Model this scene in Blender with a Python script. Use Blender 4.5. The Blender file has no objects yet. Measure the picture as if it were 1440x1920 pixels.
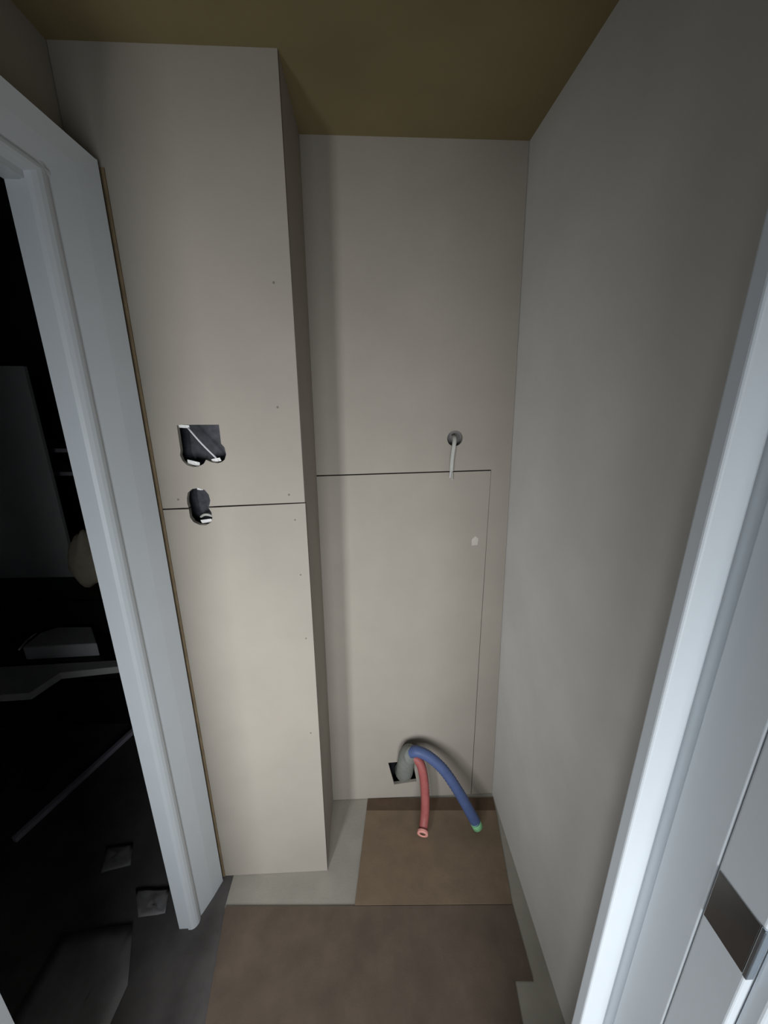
import bpy, bmesh, math, random
from mathutils import Vector, Matrix, Euler
random.seed(4)
SC = bpy.context.scene
COL = SC.collection

# ------------------------------------------------------------------ camera
cam_d = bpy.data.cameras.new('camera')
cam = bpy.data.objects.new('camera', cam_d); COL.objects.link(cam)
cam_d.sensor_fit = 'AUTO'; cam_d.sensor_width = 36.0
cam_d.lens = 36.0 * 722.0 / 1920.0
cam_d.clip_start = 0.01
cam.location = (0, 0, 1.62)
cam.rotation_euler = Euler((math.radians(90 - 16.6), 0, math.radians(-2.5)), 'XYZ')
SC.camera = cam

# ------------------------------------------------------------------ world, added area lights, exposure
w = bpy.data.worlds.new('dull_sky'); SC.world = w; w.use_nodes = True
w.node_tree.nodes['Background'].inputs[0].default_value = (0.75, 0.87, 1.0, 1)
w.node_tree.nodes['Background'].inputs[1].default_value = 0.25
def added_light(name, x0, x1, z0, z1, energy, col, tilt, spread):
    ld = bpy.data.lights.new(name, 'AREA'); ld.shape = 'RECTANGLE'; ld.size = x1 - x0; ld.size_y = z1 - z0
    ld.energy = energy; ld.color = col; ld.spread = math.radians(spread)
    lo = bpy.data.objects.new(name, ld); COL.objects.link(lo)
    lo.location = ((x0+x1)/2, -0.97, (z0+z1)/2); lo.rotation_euler = (math.radians(90 - tilt), 0, 0)   # unseen light added behind the camera, aimed along +Y and down
added_light('added_light_left', -0.92, -0.70, 0.66, 1.46, 9.4, (0.97, 0.98, 1.0), 9, 98)
added_light('added_light_wide', -0.45, 0.40, 0.60, 1.40, 7.7, (0.93, 0.97, 1.0), 9, 98)
SC.view_settings.view_transform = 'Standard'
SC.view_settings.look = 'None'
SC.view_settings.exposure = 0.12
SC.view_settings.gamma = 1.0
SC.view_settings.use_curve_mapping = False

# ------------------------------------------------------------------ materials
def mat(name, col, rough=0.8, var=0.06, scale=18.0, bump=0.0, bscale=120.0, metallic=0.0, col2=None, spec=0.3, stretch=(1, 1, 1)):
    m = bpy.data.materials.new(name); m.use_nodes = True
    nt = m.node_tree; b = nt.nodes['Principled BSDF']
    b.inputs['Roughness'].default_value = rough
    b.inputs['Metallic'].default_value = metallic
    b.inputs['Specular IOR Level'].default_value = spec
    tc = nt.nodes.new('ShaderNodeTexCoord'); mp = nt.nodes.new('ShaderNodeMapping')
    mp.inputs['Scale'].default_value = stretch
    nt.links.new(tc.outputs['Object'], mp.inputs[0])
    n = nt.nodes.new('ShaderNodeTexNoise'); n.inputs['Scale'].default_value = scale
    n.inputs['Detail'].default_value = 5.0; n.inputs['Roughness'].default_value = 0.6
    nt.links.new(mp.outputs[0], n.inputs['Vector'])
    cr = nt.nodes.new('ShaderNodeValToRGB')
    c2 = col2 or tuple(c * (1 + var) for c in col)
    c1 = tuple(c * (1 - var) for c in col)
    cr.color_ramp.elements[0].position = 0.32; cr.color_ramp.elements[0].color = (*c1, 1)
    cr.color_ramp.elements[1].position = 0.68; cr.color_ramp.elements[1].color = (*c2, 1)
    nt.links.new(n.outputs['Fac'], cr.inputs[0]); nt.links.new(cr.outputs[0], b.inputs['Base Color'])
    if bump > 0:
        n2 = nt.nodes.new('ShaderNodeTexNoise'); n2.inputs['Scale'].default_value = bscale
        n2.inputs['Detail'].default_value = 4.0
        nt.links.new(mp.outputs[0], n2.inputs['Vector'])
        bp = nt.nodes.new('ShaderNodeBump'); bp.inputs['Strength'].default_value = bump
        bp.inputs['Distance'].default_value = 0.002
        nt.links.new(n2.outputs['Fac'], bp.inputs['Height']); nt.links.new(bp.outputs[0], b.inputs['Normal'])
    return m

M = {
    'board':   mat('beige_board_paper', (0.345, 0.312, 0.268), 0.85, 0.04, 5, 0.10, 160),
    'plaster': mat('grey_skim_plaster', (0.72, 0.71, 0.68), 0.85, 0.05, 4, 0.12, 90),
    'ceiling': mat('bare_brown_ceiling', (0.25, 0.20, 0.10), 0.9, 0.08, 3, 0.12, 60),
    'screed':  mat('pale_screed', (0.35, 0.330, 0.285), 0.9, 0.07, 9, 0.25, 140),
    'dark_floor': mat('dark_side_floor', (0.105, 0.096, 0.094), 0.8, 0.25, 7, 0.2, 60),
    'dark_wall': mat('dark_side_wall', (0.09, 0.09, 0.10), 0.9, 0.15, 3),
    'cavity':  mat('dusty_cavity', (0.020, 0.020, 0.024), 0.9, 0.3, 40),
    'white':   mat('white_gloss_paint', (0.61, 0.645, 0.672), 0.42, 0.02, 6, 0.03, 40, spec=0.4),
    'hall':    mat('hall_white_paint', (0.52, 0.56, 0.60), 0.85, 0.03, 3),
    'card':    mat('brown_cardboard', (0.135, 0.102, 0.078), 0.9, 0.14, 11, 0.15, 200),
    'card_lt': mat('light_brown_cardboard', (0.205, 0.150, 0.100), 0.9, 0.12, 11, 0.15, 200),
    'edge_brown':   mat('brown_edge_strip', (0.20, 0.145, 0.085), 0.9, 0.15, 30),
    'hole_bk': mat('grey_hole_lining', (0.22, 0.21, 0.20), 0.9, 0.1, 30),
    'card_dk': mat('dark_brown', (0.112, 0.074, 0.048), 0.85, 0.15, 20, 0.10, 200),
    'steel':   mat('dull_steel', (0.42, 0.41, 0.40), 0.22, 0.08, 30, metallic=1.0),
    'zinc':    mat('bright_zinc', (0.95, 0.95, 0.93), 0.45, 0.05, 200, 0.2, 300, metallic=0.35),
    'boxm':    mat('dark_box_metal', (0.028, 0.029, 0.036), 0.5, 0.5, 60, metallic=0.2),
    'cable':   mat('grey_cable_sheath', (0.46, 0.46, 0.42), 0.6, 0.05, 60),
    'wirew':   mat('pale_wire_sheath', (0.62, 0.60, 0.63), 0.55, 0.04, 60),
    'red':     mat('red_conduit_plastic', (0.36, 0.098, 0.092), 0.5, 0.06, 40, col2=(0.41, 0.125, 0.115)),
    'redrim':  mat('pink_cut_rim', (0.80, 0.36, 0.31), 0.5, 0.04, 40),
    'blue':    mat('blue_conduit_plastic', (0.082, 0.118, 0.255), 0.5, 0.08, 40),
    'green':   mat('green_tape', (0.25, 0.58, 0.28), 0.5, 0.05, 40),
    'sleeve':  mat('grey_pipe_sleeve', (0.20, 0.21, 0.19), 0.75, 0.12, 30, 0.2, 80),
    'lip':     mat('polished_lip_metal', (0.62, 0.68, 0.74), 0.28, 0.03, 60, metallic=1.0),
    'screw':   mat('screw_head', (0.19, 0.17, 0.145), 0.6, 0.1, 80),
    'filler':  mat('pale_filler', (0.50, 0.47, 0.42), 0.9, 0.05, 40),
    'cup':     mat('grey_cupboard', (0.62, 0.63, 0.62), 0.6, 0.08, 4),
    'pale':    mat('pale_sheet', (0.70, 0.68, 0.69), 0.8, 0.06, 12),
    'table':   mat('grey_table_top', (0.62, 0.61, 0.58), 0.6, 0.08, 9),
    'black':   mat('black_lacquer', (0.012, 0.012, 0.014), 0.5, 0.2, 9),
    'sack':    mat('beige_sack', (0.62, 0.54, 0.40), 0.9, 0.12, 20, 0.3, 60),
    'strip':   mat('lilac_grey_trim', (0.60, 0.54, 0.63), 0.6, 0.06, 9),
    'dust':    mat('dusty_sheet', (0.24, 0.23, 0.23), 0.9, 0.12, 14, 0.3, 40),
}

# ------------------------------------------------------------------ helpers
def link(name, me, m, parent=None):
    o = bpy.data.objects.new(name, me); COL.objects.link(o)
    if m is not None:
        me.materials.clear(); me.materials.append(M[m])
    if parent is not None: o.parent = parent
    return o
def empty(name, loc=(0, 0, 0)):
    o = bpy.data.objects.new(name, None); COL.objects.link(o); o.empty_display_size = 0.05
    o.location = loc; return o
def tag(o, label=None, cat=None, group=None, kind=None):
    for k, v in (('label', label), ('category', cat), ('group', group), ('kind', kind)):
        if v: o[k] = v
    return o
def done(bm, name, m, parent=None, smooth=False):
    bmesh.ops.recalc_face_normals(bm, faces=bm.faces)
    me = bpy.data.meshes.new(name); bm.to_mesh(me); bm.free()
    if smooth:
        for p in me.polygons: p.use_smooth = True
    o = link(name, me, m, parent)
    if parent is not None:                       # meshes are written in world space
        o.matrix_parent_inverse = Matrix.Translation(-parent_world(parent))
    return o
def parent_world(p):
    v = Vector(p.location)
    while p.parent is not None:
        p = p.parent; v = v + Vector(p.location)
    return v
def add_box(bm, x0, x1, y0, y1, z0, z1, bevel=0.0):
    r = bmesh.ops.create_cube(bm, size=1.0, matrix=Matrix.Translation(((x0+x1)/2, (y0+y1)/2, (z0+z1)/2)) @ Matrix.Diagonal((abs(x1-x0), abs(y1-y0), abs(z1-z0), 1)))
    if bevel > 0:
        vs = set(r['verts'])
        es = [e for e in bm.edges if e.verts[0] in vs and e.verts[1] in vs]
        bmesh.ops.bevel(bm, geom=es, offset=bevel, segments=3, profile=0.5, affect='EDGES')
def box(name, m, b, parent=None, bevel=0.0):
    bm = bmesh.new(); add_box(bm, *b, bevel=bevel); return done(bm, name, m, parent)
def boxes(name, m, bs, parent=None, bevel=0.0):
    bm = bmesh.new()
    for b in bs: add_box(bm, *b, bevel=bevel)
    return done(bm, name, m, parent)
def prism(name, m, pts, off, parent=None, smooth=False, bevel=0.0):
    """closed polygon (3-D points, planar) extruded by the vector off"""
    bm = bmesh.new()
    a = [bm.verts.new(p) for p in pts]; b = [bm.verts.new(Vector(p) + Vector(off)) for p in pts]
    bm.faces.new(a); bm.faces.new(list(reversed(b)))
    n = len(pts)
    for i in range(n): bm.faces.new((a[i], b[i], b[(i+1) % n], a[(i+1) % n]))
    if bevel > 0:
        bmesh.ops.bevel(bm, geom=list(bm.edges), offset=bevel, segments=2, profile=0.5, affect='EDGES')
    return done(bm, name, m, parent, smooth)
def holed_board(name, m, outline, holes, y0, thick, parent=None):
    """board in the XZ plane from y0 to y0+thick with holes cut right through"""
    cu = bpy.data.curves.new('tmp', 'CURVE'); cu.dimensions = '2D'; cu.fill_mode = 'BOTH'
    cu.extrude = thick / 2
    for pts in [outline] + holes:
        s = cu.splines.new('POLY'); s.points.add(len(pts) - 1)
        for p, q in zip(s.points, pts): p.co = (q[0], q[1], 0, 1)
        s.use_cyclic_u = True
    t = bpy.data.objects.new('tmp', cu); COL.objects.link(t)
    dg = bpy.context.evaluated_depsgraph_get()
    me = bpy.data.meshes.new_from_object(t.evaluated_get(dg))
    bpy.data.objects.remove(t); bpy.data.curves.remove(cu)
    for v in me.vertices:
        x, z, e = v.co
        v.co = (x, y0 + thick / 2 - e, z)
    me.name = name
    o = link(name, me, m, parent)
    if parent is not None: o.matrix_parent_inverse = Matrix.Translation(-parent_world(parent))
    return o
def catmull(pts, n=8):
    P = [Vector(p) for p in pts]; P = [2*P[0]-P[1]] + P + [2*P[-1]-P[-2]]
    out = []
    for i in range(1, len(P)-2):
        for k in range(n):
            t = k / n
            a, b, c, d = P[i-1], P[i], P[i+1], P[i+2]
            out.append(0.5*((2*b)+(c-a)*t+(2*a-5*b+4*c-d)*t*t+(3*b-a-3*c+d)*t**3))
    out.append(P[-2].copy()); return out
def tube(name, m, pts, rad, parent=None, seg=16, n=8, ripple=0.0, hollow=0.0, flat=1.0, rad_fn=None, open_start=False, bore=0.03):
    path = catmull(pts, n)
    bm = bmesh.new(); rings = []
    up = Vector((0, 1, 0.01)); N = len(path)
    for i, p in enumerate(path):
        t = (path[min(i+1, N-1)] - path[max(i-1, 0)]).normalized()
        u = (up - t * up.dot(t)).normalized(); v = t.cross(u)
        up = u
        r = rad * (rad_fn(i/(N-1)) if rad_fn else 1.0) + (ripple if i % 2 else -ripple)
        rings.append([bm.verts.new(p + (u*math.cos(2*math.pi*k/seg)*flat + v*math.sin(2*math.pi*k/seg))*r) for k in range(seg)])
    for a, b in zip(rings, rings[1:]):
        for k in range(seg): bm.faces.new((a[k], a[(k+1) % seg], b[(k+1) % seg], b[k]))
    if not (hollow and open_start): bm.faces.new(rings[0])
    if hollow > 0:
        t = (path[-1]-path[-2]).normalized()
        def inset(ring, f, back):
            c = sum((q.co for q in ring), Vector())/seg
            return [bm.verts.new(c + (q.co-c)*f - t*back) for q in ring]
        r1 = inset(rings[-1], hollow, 0); r2 = inset(r1, 1.0, bore)
        for a, b in ((rings[-1], r1), (r1, r2)):
            for k in range(seg): bm.faces.new((a[k], a[(k+1) % seg], b[(k+1) % seg], b[k]))
        if not open_start: bm.faces.new(list(reversed(r2)))
    else:
        bm.faces.new(list(reversed(rings[-1])))
    return done(bm, name, m, parent, True)
def struct(o): o['kind'] = 'structure'; return o

CEIL = 2.255
# ------------------------------------------------------------------ the closet: floor, ceiling, walls
struct(box('floor', 'screed', (-0.49, 0.70, -1.0, 1.32, -0.08, 0.0)))
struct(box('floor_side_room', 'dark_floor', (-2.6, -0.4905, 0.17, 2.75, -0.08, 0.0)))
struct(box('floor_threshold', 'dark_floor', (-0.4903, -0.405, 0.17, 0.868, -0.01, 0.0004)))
struct(box('ceiling', 'ceiling', (-0.69, 0.62, 0.316, 1.32, CEIL, CEIL+0.05)))

# back wall: dark masonry behind, plasterboard on its face, service holes cut through the boards
YB = 1.21
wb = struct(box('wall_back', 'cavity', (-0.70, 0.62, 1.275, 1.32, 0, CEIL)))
rh = [(0.275 + 0.0245*math.cos(a*math.pi/14), 1.4965 + 0.0245*math.sin(a*math.pi/14)) for a in range(28)]
sq = [(0.070, 0.192), (0.170, 0.199), (0.189, 0.086), (0.095, 0.074)]
holed_board('board', 'board', [(-0.60, 1.3725), (0.3985, 1.3965), (0.4085, 0.80), (0.4245, 0.002), (0.5135, 0.002), (0.4285, CEIL), (-0.60, CEIL)], [rh], YB, 0.0125, wb)
holed_board('board', 'board', [(-0.60, 0.002), (0.4225, 0.002), (0.4065, 0.80), (0.3975, 1.3925), (-0.60, 1.3685)], [sq], YB, 0.0125, wb)
prism('filler_patch', 'filler', [(0.352, YB, 1.136), (0.371, YB, 1.138), (0.373, YB, 1.160), (0.362, YB, 1.170), (0.350, YB, 1.158)], (0, -0.0006, 0), wb)
box('hole_lining', 'hole_bk', (0.235, 0.315, YB+0.030, YB+0.036, 1.455, 1.540), wb)
# timber battens that carry the boards, seen only as the dark sides of the holes
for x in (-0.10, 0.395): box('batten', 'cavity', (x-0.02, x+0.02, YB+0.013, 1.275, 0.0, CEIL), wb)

# boxed-out service panel in front of the back wall
YP = 0.96
XE = -0.161
bx = struct(empty('wall_boxing', (-0.36, 1.08, 0)))
h1 = [(-0.453, 1.556), (-0.440, 1.557), (-0.354, 1.557), (-0.354, 1.535), (-0.354, 1.512), (-0.347, 1.503), (-0.345, 1.486), (-0.350, 1.473), (-0.358, 1.467), (-0.368, 1.464), (-0.381, 1.466), (-0.395, 1.473), (-0.402, 1.463), (-0.416, 1.456), (-0.429, 1.455), (-0.443, 1.460), (-0.452, 1.471), (-0.456, 1.484), (-0.453, 1.496)]
h2a = [(-0.4545, 1.3515), (-0.456, 1.363), (-0.455, 1.376), (-0.451, 1.390), (-0.439, 1.400), (-0.423, 1.402), (-0.408, 1.397), (-0.400, 1.385), (-0.398, 1.370), (-0.401, 1.359), (-0.4035, 1.3545)]
h2b = [(-0.4045, 1.3505), (-0.399, 1.339), (-0.398, 1.325), (-0.402, 1.312), (-0.417, 1.304), (-0.433, 1.305), (-0.447, 1.313), (-0.454, 1.326), (-0.454, 1.3475)]
holed_board('board', 'board', [(-0.584, 1.3476)] + h2a + [(XE, 1.3622), (XE, CEIL), (-0.584, CEIL)], [h1], YP, 0.0125, bx)
holed_board('board', 'board', [(-0.584, 0.001), (XE+0.001, 0.001), (XE+0.001, 1.3596)] + h2b + [(-0.584, 1.3450)], [], YP-0.0006, 0.0125, bx)
box('edge_strip', 'edge_brown', (-0.560, -0.5185, YP-0.0035, YP-0.0007, 0.001, 2.06), bx)  # thin brown strip on the panel along the door casing
box('return_board', 'board', (XE-0.0125, XE, YP+0.013, YB-0.0005, 0.001, CEIL), bx)
for i, (x, z) in enumerate([(-0.212, 1.597), (-0.200, 1.382), (-0.189, 1.315), (-0.184, 1.159), (-0.181, 0.960), (-0.477, 1.373), (-0.186, 0.62), (-0.20, 1.86)]):
    bm = bmesh.new()
    bmesh.ops.create_cone(bm, cap_ends=True, segments=10, radius1=0.0026, radius2=0.0022, depth=0.0012, matrix=Matrix.Translation((x, YP-0.0009, z)) @ Matrix.Rotation(math.pi/2, 4, 'X'))
    done(bm, 'screw', 'screw', bx)

# right wall, left wall with its doorway
struct(prism('wall_right', 'plaster', [(0.515, 0.3165, 0), (0.62, 0.3165, 0), (0.62, 0.3165, CEIL), (0.430, 0.3165, CEIL)], (0, 0.958, 0)))
wl = struct(empty('wall_left', (-0.58, 0.6, 0)))
XW = -0.585
box('partition', 'board', (-0.616, XW, 0.840, 1.275, 0, CEIL), wl)
box('partition', 'board', (-0.616, XW, 0.3165, 0.362, 0, CEIL), wl)
box('partition', 'board', (-0.616, XW, 0.362, 0.840, 1.995, CEIL), wl)

# left doorway: white lining, tapered architraves with an inner bead
d1 = struct(empty('door_1', (-0.59, 0.57, 0)))
box('jamb', 'white', (-0.615, -0.578, 0.822, 0.8398, 0, 1.995), d1)
box('jamb', 'white', (-0.615, -0.578, 0.3622, 0.384, 0, 1.995), d1)
box('head_lining', 'white', (-0.615, -0.578, 0.384, 0.822, 1.978, 1.9948), d1)
prof = [(0.949, 0.000), (0.949, 0.060), (0.945, 0.063), (0.900, 0.047), (0.858, 0.028), (0.851, 0.0245), (0.8475, 0.0265), (0.842, 0.0275), (0.834, 0.0270), (0.827, 0.0235), (0.821, 0.0175), (0.818, 0.010), (0.818, 0.000)]
def architrave(name, pts, off): return prism(name, 'white', pts, off, d1)
architrave('architrave', [(XW + p, y, 0.0005) for y, p in prof], (0, 0, 2.066))
mz = lambda y: 1.9895 + (y - 0.818) * 0.078 / 0.131
architrave('head_architrave', [(XW + p, 0.946, mz(y)) for y, p in prof], (0, -0.600, 0))

# entry doorway the camera looks through
we = struct(empty('wall_entry', (0, 0.25, 0)))
box('nib', 'hall', (0.346, 0.90, 0.192, 0.316, 0, 2.42), we)
box('nib', 'hall', (-2.6, -0.620, 0.192, 0.316, 0, 2.42), we)
box('lintel', 'hall', (-0.620, 0.346, 0.192, 0.316, 2.03, 2.42), we)
d2 = struct(empty('door_2', (0, 0.25, 0)))
XJ = 0.317
box('jamb', 'white', (XJ, 0.3455, 0.1876, 0.2318, 0, 2.0), d2, 0.0022)
box('jamb', 'white', (XJ, 0.3455, 0.2324, 0.2830, 0, 2.0), d2, 0.0016)
box('jamb', 'white', (XJ+0.004, 0.3455, 0.2832, 0.3155, 0, 2.0), d2)
box('door_stop', 'white', (0.288, XJ+0.004, 0.298, 0.3155, 0, 2.0), d2, 0.003)
box('jamb', 'white', (-0.6195, -0.591, 0.1876, 0.3155, 0, 2.0), d2, 0.0015)
box('head_lining', 'white', (-0.6195, 0.3455, 0.1876, 0.3155, 2.0, 2.029), d2)
box('architrave', 'white', (0.324, 0.40, 0.172, 0.1872, 0, 2.07), d2, 0.003)
box('architrave', 'white', (-0.675, -0.600, 0.172, 0.1872, 0, 2.07), d2, 0.003)
sp_ = empty('strike_plate', (XJ, 0.21, 1.177))
tag(sp_, 'dark steel strike plate with a bright lip let into the white door jamb', 'strike plate')
box('plate', 'steel', (XJ-0.0012, XJ+0.001, 0.1905, 0.2295, 1.146, 1.207), sp_, 0.0004)
box('lip', 'lip', (XJ-0.0016, XJ+0.006, 0.1862, 0.1902, 1.145, 1.208), sp_, 0.0009)

# corridor behind the camera, with windows invented to house the two added lights
struct(boxes('wall_corridor', 'hall', [(-2.6, -0.97, -1.10, -0.99, 0, 2.42), (-0.65, -0.55, -1.10, -0.99, 0, 2.42), (0.45, 0.9, -1.10, -0.99, 0, 2.42),
    (-0.97, -0.65, -1.10, -0.99, 0, 0.63), (-0.97, -0.65, -1.10, -0.99, 1.53, 2.42), (-0.55, 0.45, -1.10, -0.99, 0, 0.57), (-0.55, 0.45, -1.10, -0.99, 1.47, 2.42)]))
struct(box('wall_corridor_end', 'hall', (0.90, 1.0, -0.99, 0.316, 0, 2.42)))
struct(box('wall_corridor_far_end', 'hall', (-2.7, -2.6, -0.99, 2.8, 0, 2.42)))
struct(box('ceiling_corridor', 'hall', (-2.6, 0.90, -0.99, 0.19, 2.42, 2.47)))
struct(box('floor_corridor', 'dark_floor', (-2.6, 0.90, -0.99, 0.17, -0.05, -0.0002)))
def added_window(name, x0, x1, z0, z1):
    return struct(boxes(name, 'white', [(x0, x0+.03, -1.08, -1.0, z0, z1), (x1-.03, x1, -1.08, -1.0, z0, z1), (x0+.03, x1-.03, -1.08, -1.0, z0, z0+.03), (x0+.03, x1-.03, -1.08, -1.0, z1-.03, z1)]))
added_window('added_window_1', -0.97, -0.65, 0.63, 1.53)
added_window('added_window_2', -0.55, 0.45, 0.57, 1.47)

# dark side room
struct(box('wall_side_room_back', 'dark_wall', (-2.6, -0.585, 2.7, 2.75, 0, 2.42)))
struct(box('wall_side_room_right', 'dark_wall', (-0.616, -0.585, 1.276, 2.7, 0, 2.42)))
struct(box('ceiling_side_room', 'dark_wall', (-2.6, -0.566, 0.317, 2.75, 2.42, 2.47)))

# ------------------------------------------------------------------ floor protection
def sheet(name, m, pts, z0, th, parent=None): return prism(name, m, [(x, y, z0) for x, y in pts], (0, 0, th), parent)
rs = empty('cardboard_sheet', (0.22, 1.0, 0))
tag(rs, 'brown cardboard sheet pushed into the recess under the two conduits', 'cardboard')
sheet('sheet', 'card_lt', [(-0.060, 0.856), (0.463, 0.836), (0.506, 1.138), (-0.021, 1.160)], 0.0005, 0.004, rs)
sheet('rear_strip', 'card_dk', [(-0.021, 1.161), (0.506, 1.139), (0.511, 1.190), (-0.015, 1.2085)], 0.0005, 0.0035, rs)  # darker brown strip along the back edge of the sheet
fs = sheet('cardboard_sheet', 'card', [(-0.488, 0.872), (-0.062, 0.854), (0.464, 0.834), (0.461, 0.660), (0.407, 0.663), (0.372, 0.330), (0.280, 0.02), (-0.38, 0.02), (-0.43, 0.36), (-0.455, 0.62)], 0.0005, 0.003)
tag(fs, 'large brown cardboard sheet covering the floor in the foreground, notched beside the plaster wall', 'cardboard')

# ------------------------------------------------------------------ services
def back_box(name, x0, x1, z0, z1, label, lugs, wire=None):
    e = empty(name, ((x0+x1)/2, YP+0.03, z0)); tag(e, label, 'socket box', 'electrical back boxes in the panel')
    y0, y1, t = YP+0.0135, YP+0.048, 0.0015
    boxes('shell', 'boxm', [(x0, x1, y1-t, y1, z0, z1), (x0, x0+t, y0, y1-t, z0, z1), (x1-t, x1, y0, y1-t, z0, z1), (x0+t, x1-t, y0, y1-t, z0, z0+t), (x0+t, x1-t, y0, y1-t, z1-t, z1)], e)
    for (lx, lz, lw, lh, a) in lugs:
        bm = bmesh.new(); add_box(bm, -lw/2, lw/2, -0.0007, 0.0007, -lh/2, lh/2, 0.0004)
        bmesh.ops.create_cone(bm, cap_ends=True, segments=10, radius1=0.0032, radius2=0.0026, depth=0.0022, matrix=Matrix.Translation((lw*0.12, -0.0016, 0)) @ Matrix.Rotation(math.pi/2, 4, 'X'))
        bmesh.ops.rotate(bm, verts=bm.verts, cent=(0, 0, 0), matrix=Matrix.Rotation(a, 3, 'Y') @ Matrix.Rotation(0.45, 3, 'X'))
        bmesh.ops.translate(bm, verts=bm.verts, vec=(lx, YP+0.010, lz))
        done(bm, 'lug', 'zinc', e)
    if wire:
        tube('wire', 'wirew', wire, 0.0023, e, seg=10, n=4)
    return e
back_box('back_box', -0.470, -0.335, 1.445, 1.570, 'wide metal socket box in the upper cutout, crossed by a pale slanting wire', [(-0.441, 1.5525, 0.026, 0.008, 0.06), (-0.430, 1.4635, 0.030, 0.013, 0.25), (-0.374, 1.4705, 0.022, 0.010, -0.18)], [(-0.431, YP+0.008, 1.549), (-0.402, YP+0.004, 1.512), (-0.373, YP+0.008, 1.476)])
bb = back_box('back_box', -0.466, -0.388, 1.294, 1.412, 'small metal socket box in the lower figure-eight cutout on the board joint', [(-0.424, 1.398, 0.014, 0.007, 0.1), (-0.418, 1.3125, 0.028, 0.011, -0.12)])
tube('wire', 'cable', [(-0.440, YP+0.030, 1.318), (-0.425, YP+0.018, 1.327), (-0.412, YP+0.016, 1.327), (-0.402, YP+0.028, 1.316)], 0.0035, bb, seg=8, n=4)

cb = empty('cable', (0.272, YB, 1.37))
tag(cb, 'grey flat cable hanging out of the round hole in the back wall', 'cable')
tube('sheath', 'cable', [(0.274, YB+0.050, 1.500), (0.2735, YB+0.010, 1.503), (0.2715, YB-0.012, 1.490), (0.268, YB-0.016, 1.460), (0.2665, YB-0.012, 1.425), (0.266, YB-0.013, 1.395)], 0.0062, cb, seg=12, n=6, flat=0.6)
tube('core', 'wirew', [(0.2635, YB-0.013, 1.396), (0.2630, YB-0.014, 1.384), (0.2625, YB-0.015, 1.374)], 0.0022, cb, seg=8, n=3)
tube('core', 'cable', [(0.2680, YB-0.013, 1.396), (0.2690, YB-0.013, 1.380), (0.2700, YB-0.013, 1.366)], 0.0022, cb, seg=8, n=3)

ps = tube('pipe_sleeve', 'sleeve', [(0.137, 1.262, 0.095), (0.138, 1.240, 0.105), (0.138, 1.213, 0.145), (0.139, 1.190, 0.205), (0.142, 1.176, 0.260), (0.148, 1.160, 0.296), (0.158, 1.140, 0.308)], 0.037, None, seg=20, n=6, rad_fn=lambda t: 1.0 - 0.15*t)
tag(ps, 'grey insulating pipe sleeve bending up out of the square wall hole', 'pipe')
rd = empty('conduit', (0.19, 1.1, 0)); tag(rd, 'red plastic water conduit hanging down with an open pink end', 'conduit')
tube('hose', 'red', [(0.160, 1.150, 0.285), (0.180, 1.144, 0.280), (0.194, 1.132, 0.256), (0.203, 1.118, 0.206), (0.208, 1.102, 0.128), (0.206, 1.087, 0.073), (0.199, 1.066, 0.042), (0.194, 1.050, 0.034)], 0.0165, rd, n=14, ripple=0.0011, seg=18, hollow=0.74, bore=0.035)
tube('rim', 'redrim', [(0.1943, 1.051, 0.0340), (0.1915, 1.041, 0.0320)], 0.0205, rd, seg=22, n=2, hollow=0.58, open_start=True, bore=0.010)
tube('bore', 'card_dk', [(0.1938, 1.0490, 0.0336), (0.1921, 1.0432, 0.0325)], 0.0116, rd, seg=16, n=2)  # solid dark plug, colour stands in for the shade inside the open end
bl = empty('conduit', (0.29, 1.1, 0)); tag(bl, 'blue plastic water conduit arching over to a green taped end', 'conduit')
tube('hose', 'blue', [(0.152, 1.150, 0.312), (0.178, 1.140, 0.325), (0.222, 1.130, 0.308), (0.277, 1.112, 0.260), (0.333, 1.090, 0.176), (0.375, 1.075, 0.097), (0.402, 1.068, 0.043)], 0.0195, bl, n=14, ripple=0.0011, seg=18)
tube('end_tape', 'green', [(0.399, 1.069, 0.048), (0.410, 1.064, 0.024)], 0.0200, bl, seg=18, n=2)

# ------------------------------------------------------------------ dim things in the side room
gb = prism('grey_board', 'cup', [(-2.20, 1.850, 0.7425), (-1.488, 1.850, 0.7425), (-1.488, 1.850, 1.750), (-2.20, 1.850, 1.758)], (0, 0.022, 0), None, bevel=0.003)
tag(gb, 'tall grey board standing upright on the black chest in the dark side room', 'board')
sh = empty('shelf_rack', (-1.5, 2.3, 0)); tag(sh, 'dark open rack with two thin pale shelves behind the tall grey board', 'shelf')
for z in (1.352, 1.228): box('shelf', 'strip', (-1.879, -1.221, 2.10, 2.395, z-0.010, z+0.010), sh)
box('side_panel', 'black', (-1.22, -1.20, 2.10, 2.40, 0.0, 1.75), sh)
box('side_panel', 'black', (-1.90, -1.88, 2.10, 2.40, 0.0, 1.75), sh)
box('back_panel', 'black', (-1.90, -1.20, 2.401, 2.41, 0.0, 1.75), sh)
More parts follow.
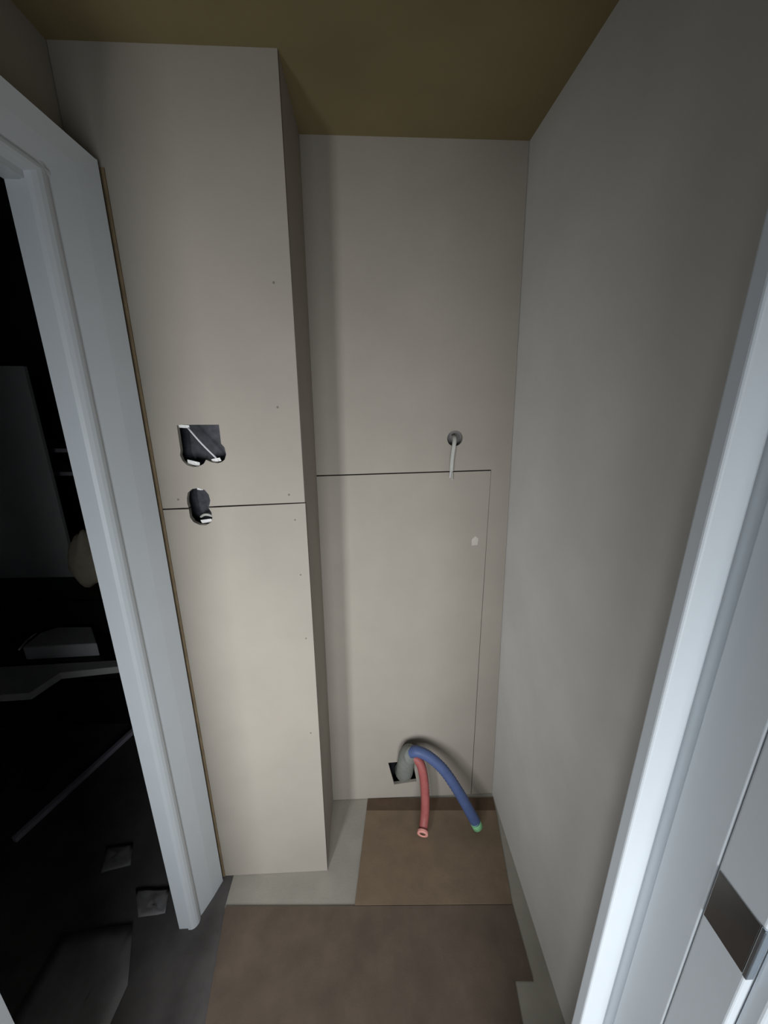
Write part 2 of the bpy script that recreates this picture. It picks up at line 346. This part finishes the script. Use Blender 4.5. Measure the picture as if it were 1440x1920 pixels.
# sack
bm = bmesh.new(); bmesh.ops.create_icosphere(bm, subdivisions=3, radius=1.0)
for v in bm.verts:
    c = v.co; s = 1.0 - 0.45*max(0, c.z)
    v.co = Vector((-1.330 + c.x*s*0.075*(1+0.08*math.sin(9*c.z+3*c.y)), 1.745 + c.y*s*0.08, 0.887 + c.z*0.14 + 0.012*math.sin(7*c.x)))
sk = done(bm, 'sack', 'sack', None, True); tag(sk, 'beige sack standing on the black chest beside the white door casing', 'bag')
ch = empty('chest', (-1.6, 1.77, 0)); tag(ch, 'low black chest of drawers under the tall grey board', 'chest')
box('body', 'black', (-2.20, -1.05, 1.655, 1.890, 0.0, 0.742), ch, 0.004)
for z in (0.08, 0.30, 0.52):
    box('drawer', 'black', (-1.62, -1.06, 1.640, 1.654, z, z+0.20), ch, 0.003)
    box('drawer', 'black', (-2.19, -1.63, 1.640, 1.654, z, z+0.20), ch, 0.003)
tb = empty('side_table', (-1.3, 1.4, 0)); tag(tb, 'low dark table with a worn grey top edge in the side room', 'table')
prism('top', 'table', [(-1.75, 1.40, 0.52), (-1.05, 1.435, 0.52), (-1.03, 1.395, 0.52), (-1.255, 1.365, 0.52), (-1.285, 1.255, 0.52), (-1.70, 1.235, 0.52)], (0, 0, 0.03), tb)
box('top_inlay', 'black', (-1.66, -1.06, 1.436, 1.636, 0.52, 0.548), tb)
for x, y in ((-1.62, 1.30), (-1.45, 1.30), (-1.62, 1.595), (-1.08, 1.595)): box('leg', 'black', (x, x+0.04, y, y+0.04, 0, 0.52), tb)
bxs = empty('document_case', (-1.32, 1.55, 0.55)); tag(bxs, 'pale flat case with a shiny corner lying on the low dark table', 'case')
prism('body', 'pale', [(-1.46, 1.455, 0.549), (-1.165, 1.470, 0.549), (-1.275, 1.600, 0.549), (-1.425, 1.605, 0.549), (-1.47, 1.56, 0.549)], (0, 0, 0.062), bxs, bevel=0.004)
tube('clasp', 'zinc', [(-1.475, 1.452, 0.600), (-1.478, 1.500, 0.612), (-1.474, 1.545, 0.618)], 0.004, bxs, seg=8, n=3)
st = prism('trim_strip', 'strip', [(-1.180, 1.600, 0.0005), (-1.345, 1.100, 0.0005), (-1.366, 1.107, 0.0005), (-1.201, 1.607, 0.0005)], (0, 0, 0.022), None, bevel=0.003)
tag(st, 'thin lilac-grey trim strip lying across the dark floor', 'trim strip')
def crumple(name, pts, label, m, z=0.004):
    bm = bmesh.new()
    cx = sum(p[0] for p in pts)/len(pts); cy = sum(p[1] for p in pts)/len(pts)
    rings = []
    for k, f in enumerate((1.0, 0.75, 0.5, 0.25)):
        ring = []
        for i in range(len(pts)*3):
            a = pts[i//3]; b = pts[(i//3+1) % len(pts)]; t = (i % 3)/3
            x = a[0]+(b[0]-a[0])*t; y = a[1]+(b[1]-a[1])*t
            ring.append(bm.verts.new((cx+(x-cx)*f, cy+(y-cy)*f, z + random.random()*0.008*(0.4 if k == 0 else 1))))
        rings.append(ring)
    n = len(rings[0])
    for a, b in zip(rings, rings[1:]):
        for i in range(n): bm.faces.new((a[i], a[(i+1) % n], b[(i+1) % n], b[i]))
    bm.faces.new(rings[-1])
    o = done(bm, name, m, None, True); md = o.modifiers.new('thickness', 'SOLIDIFY'); md.thickness = 0.0015; md.offset = 1
    return tag(o, label, 'dust sheet')
crumple('dust_sheet', [(-0.994, 1.068), (-0.90, 1.073), (-0.869, 1.003), (-0.96, 0.985)], 'small crumpled dust sheet farther back on the dark floor', 'dust')
crumple('dust_sheet', [(-0.81, 0.93), (-0.696, 0.928), (-0.677, 0.86), (-0.759, 0.854)], 'pale crumpled dust sheet at the foot of the white door casing', 'dust')
crumple('dust_sheet', [(-0.974, 0.827), (-0.767, 0.837), (-0.704, 0.701), (-0.72, 0.50), (-0.98, 0.52)], 'large grey dust sheet spread inside the side room doorway', 'dust')
